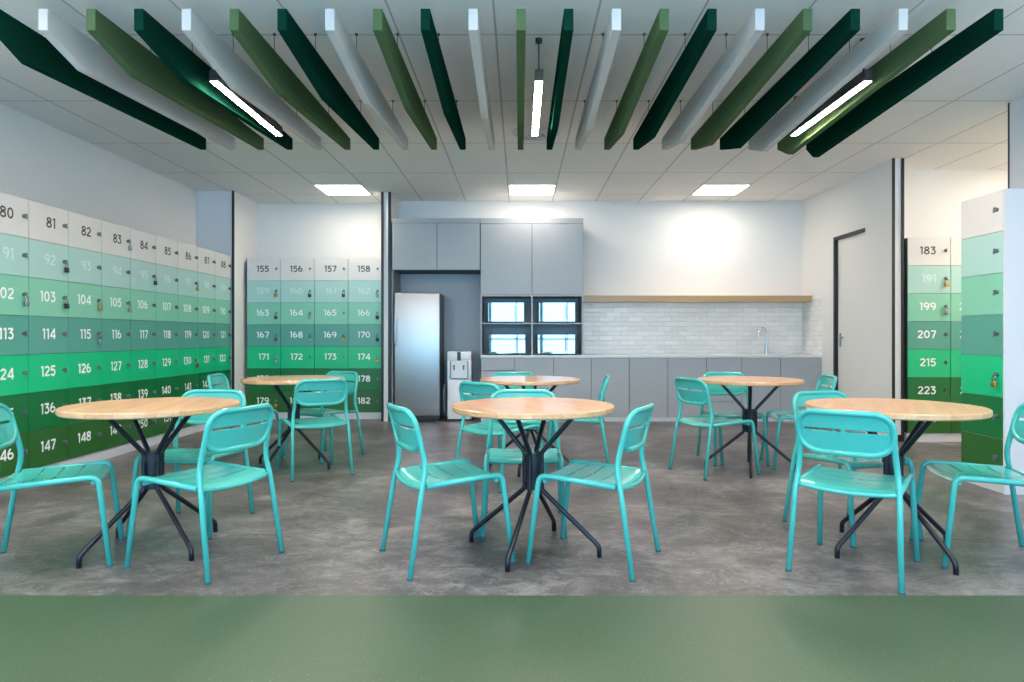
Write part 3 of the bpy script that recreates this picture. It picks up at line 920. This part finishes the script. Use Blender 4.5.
chairs = [
 (-.37, 3.38, 26.6, 'turquoise metal chair in the front row pulled out left of the centre table'),
 (.374, 3.365, 154.5, 'turquoise metal chair in the front row pulled out right of the centre table'),
 (.02, 3.955, -90, 'mint metal chair tucked in behind the front centre table facing the viewer'),
 (-2.305, 3.33, 24.3, 'metal chair at the left edge of the photo, left of the front left table'),
 (-1.552, 3.325, 158, 'turquoise metal chair with its back to us right of the front left table'),
 (-1.915, 3.945, -92, 'mint metal chair behind the front left table with only its back top showing'),
 (-1.677, 5.465, 122.7, 'mint metal chair seen from behind at the back left table, right side'),
 (-1.80, 6.17, -118, 'pale mint metal chair standing before locker 178, behind the back left table'),
 (-2.43, 5.93, 4, 'small pale mint metal chair by the farthest left wall lockers, largely hidden'),
 (-.15, 5.10, 50, 'mint metal chair in front of the water cooler at the back centre table'),
 (.49, 5.70, 174, 'mint metal chair seen side-on right of the back centre table'),
 (-.045, 6.03, -87, 'pale mint metal chair behind the back centre table against the base cabinets'),
 (1.615, 3.237, 52, 'turquoise metal chair nearest the viewer with its back to us at the front right table'),
 (1.887, 3.84, -73, 'mint metal chair at the far side of the front right table behind the nearest chair'),
 (2.335, 3.37, 167, 'turquoise metal chair cut off by the right edge of the photo'),
 (1.584, 5.487, 21.5, 'mint metal chair left of the back right table, all four legs visible'),
 (1.89, 5.99, -90, 'pale mint metal chair behind the back right table against the cabinets'),
 (2.40, 5.78, 173, 'mint metal chair right of the back right table near the door'),
]
ch = make_chair(chairs[0][3])
for k, (x, y, a, l) in enumerate(chairs):
    o = ch if k == 0 else copy_tree(ch)
    o['label'] = l
    o.location = (x, y, 0); o.rotation_euler = (0, 0, math.radians(a))

# ------------------------------------------------------------------ daylight, camera, view
w = bpy.data.worlds.new('World'); SC.world = w; w.use_nodes = True
bg = w.node_tree.nodes['Background']
bg.inputs['Color'].default_value = (0.32, 0.67, 1.0, 1)
bg.inputs['Strength'].default_value = 3.3
# light portal so the window opening samples cleanly (adds no light of its own)
pl = bpy.data.lights.new('window_portal', 'AREA'); pl.shape = 'RECTANGLE'; pl.size = WX1 - WX0; pl.size_y = WZ1 - WZ0
pl.cycles.is_portal = True
po = bpy.data.objects.new('window_portal', pl); COL.objects.link(po)
po.location = ((WX0 + WX1) / 2, Y0 - .13, (WZ0 + WZ1) / 2); po.rotation_euler = (PI / 2, 0, PI)
po.rotation_euler = (-PI / 2, 0, PI)

cam = bpy.data.cameras.new('camera'); co = bpy.data.objects.new('camera', cam); COL.objects.link(co)
co.location = (0, 0, HC); co.rotation_euler = (PI / 2, 0, 0)
cam.sensor_width = 36; cam.lens = 36 * F / 1024
cam.shift_x = -(520 - 512) / 1024; cam.shift_y = -(341 - 336) / 1024
cam.clip_start = .05; cam.clip_end = 100
SC.camera = co
SC.view_settings.view_transform = 'Standard'; SC.view_settings.look = 'None'
SC.view_settings.gamma = 1; SC.view_settings.use_curve_mapping = False
SC.view_settings.exposure = 1.38
SC.cycles.max_bounces = 8; SC.cycles.diffuse_bounces = 5; SC.cycles.glossy_bounces = 4
SC.cycles.use_denoising = True
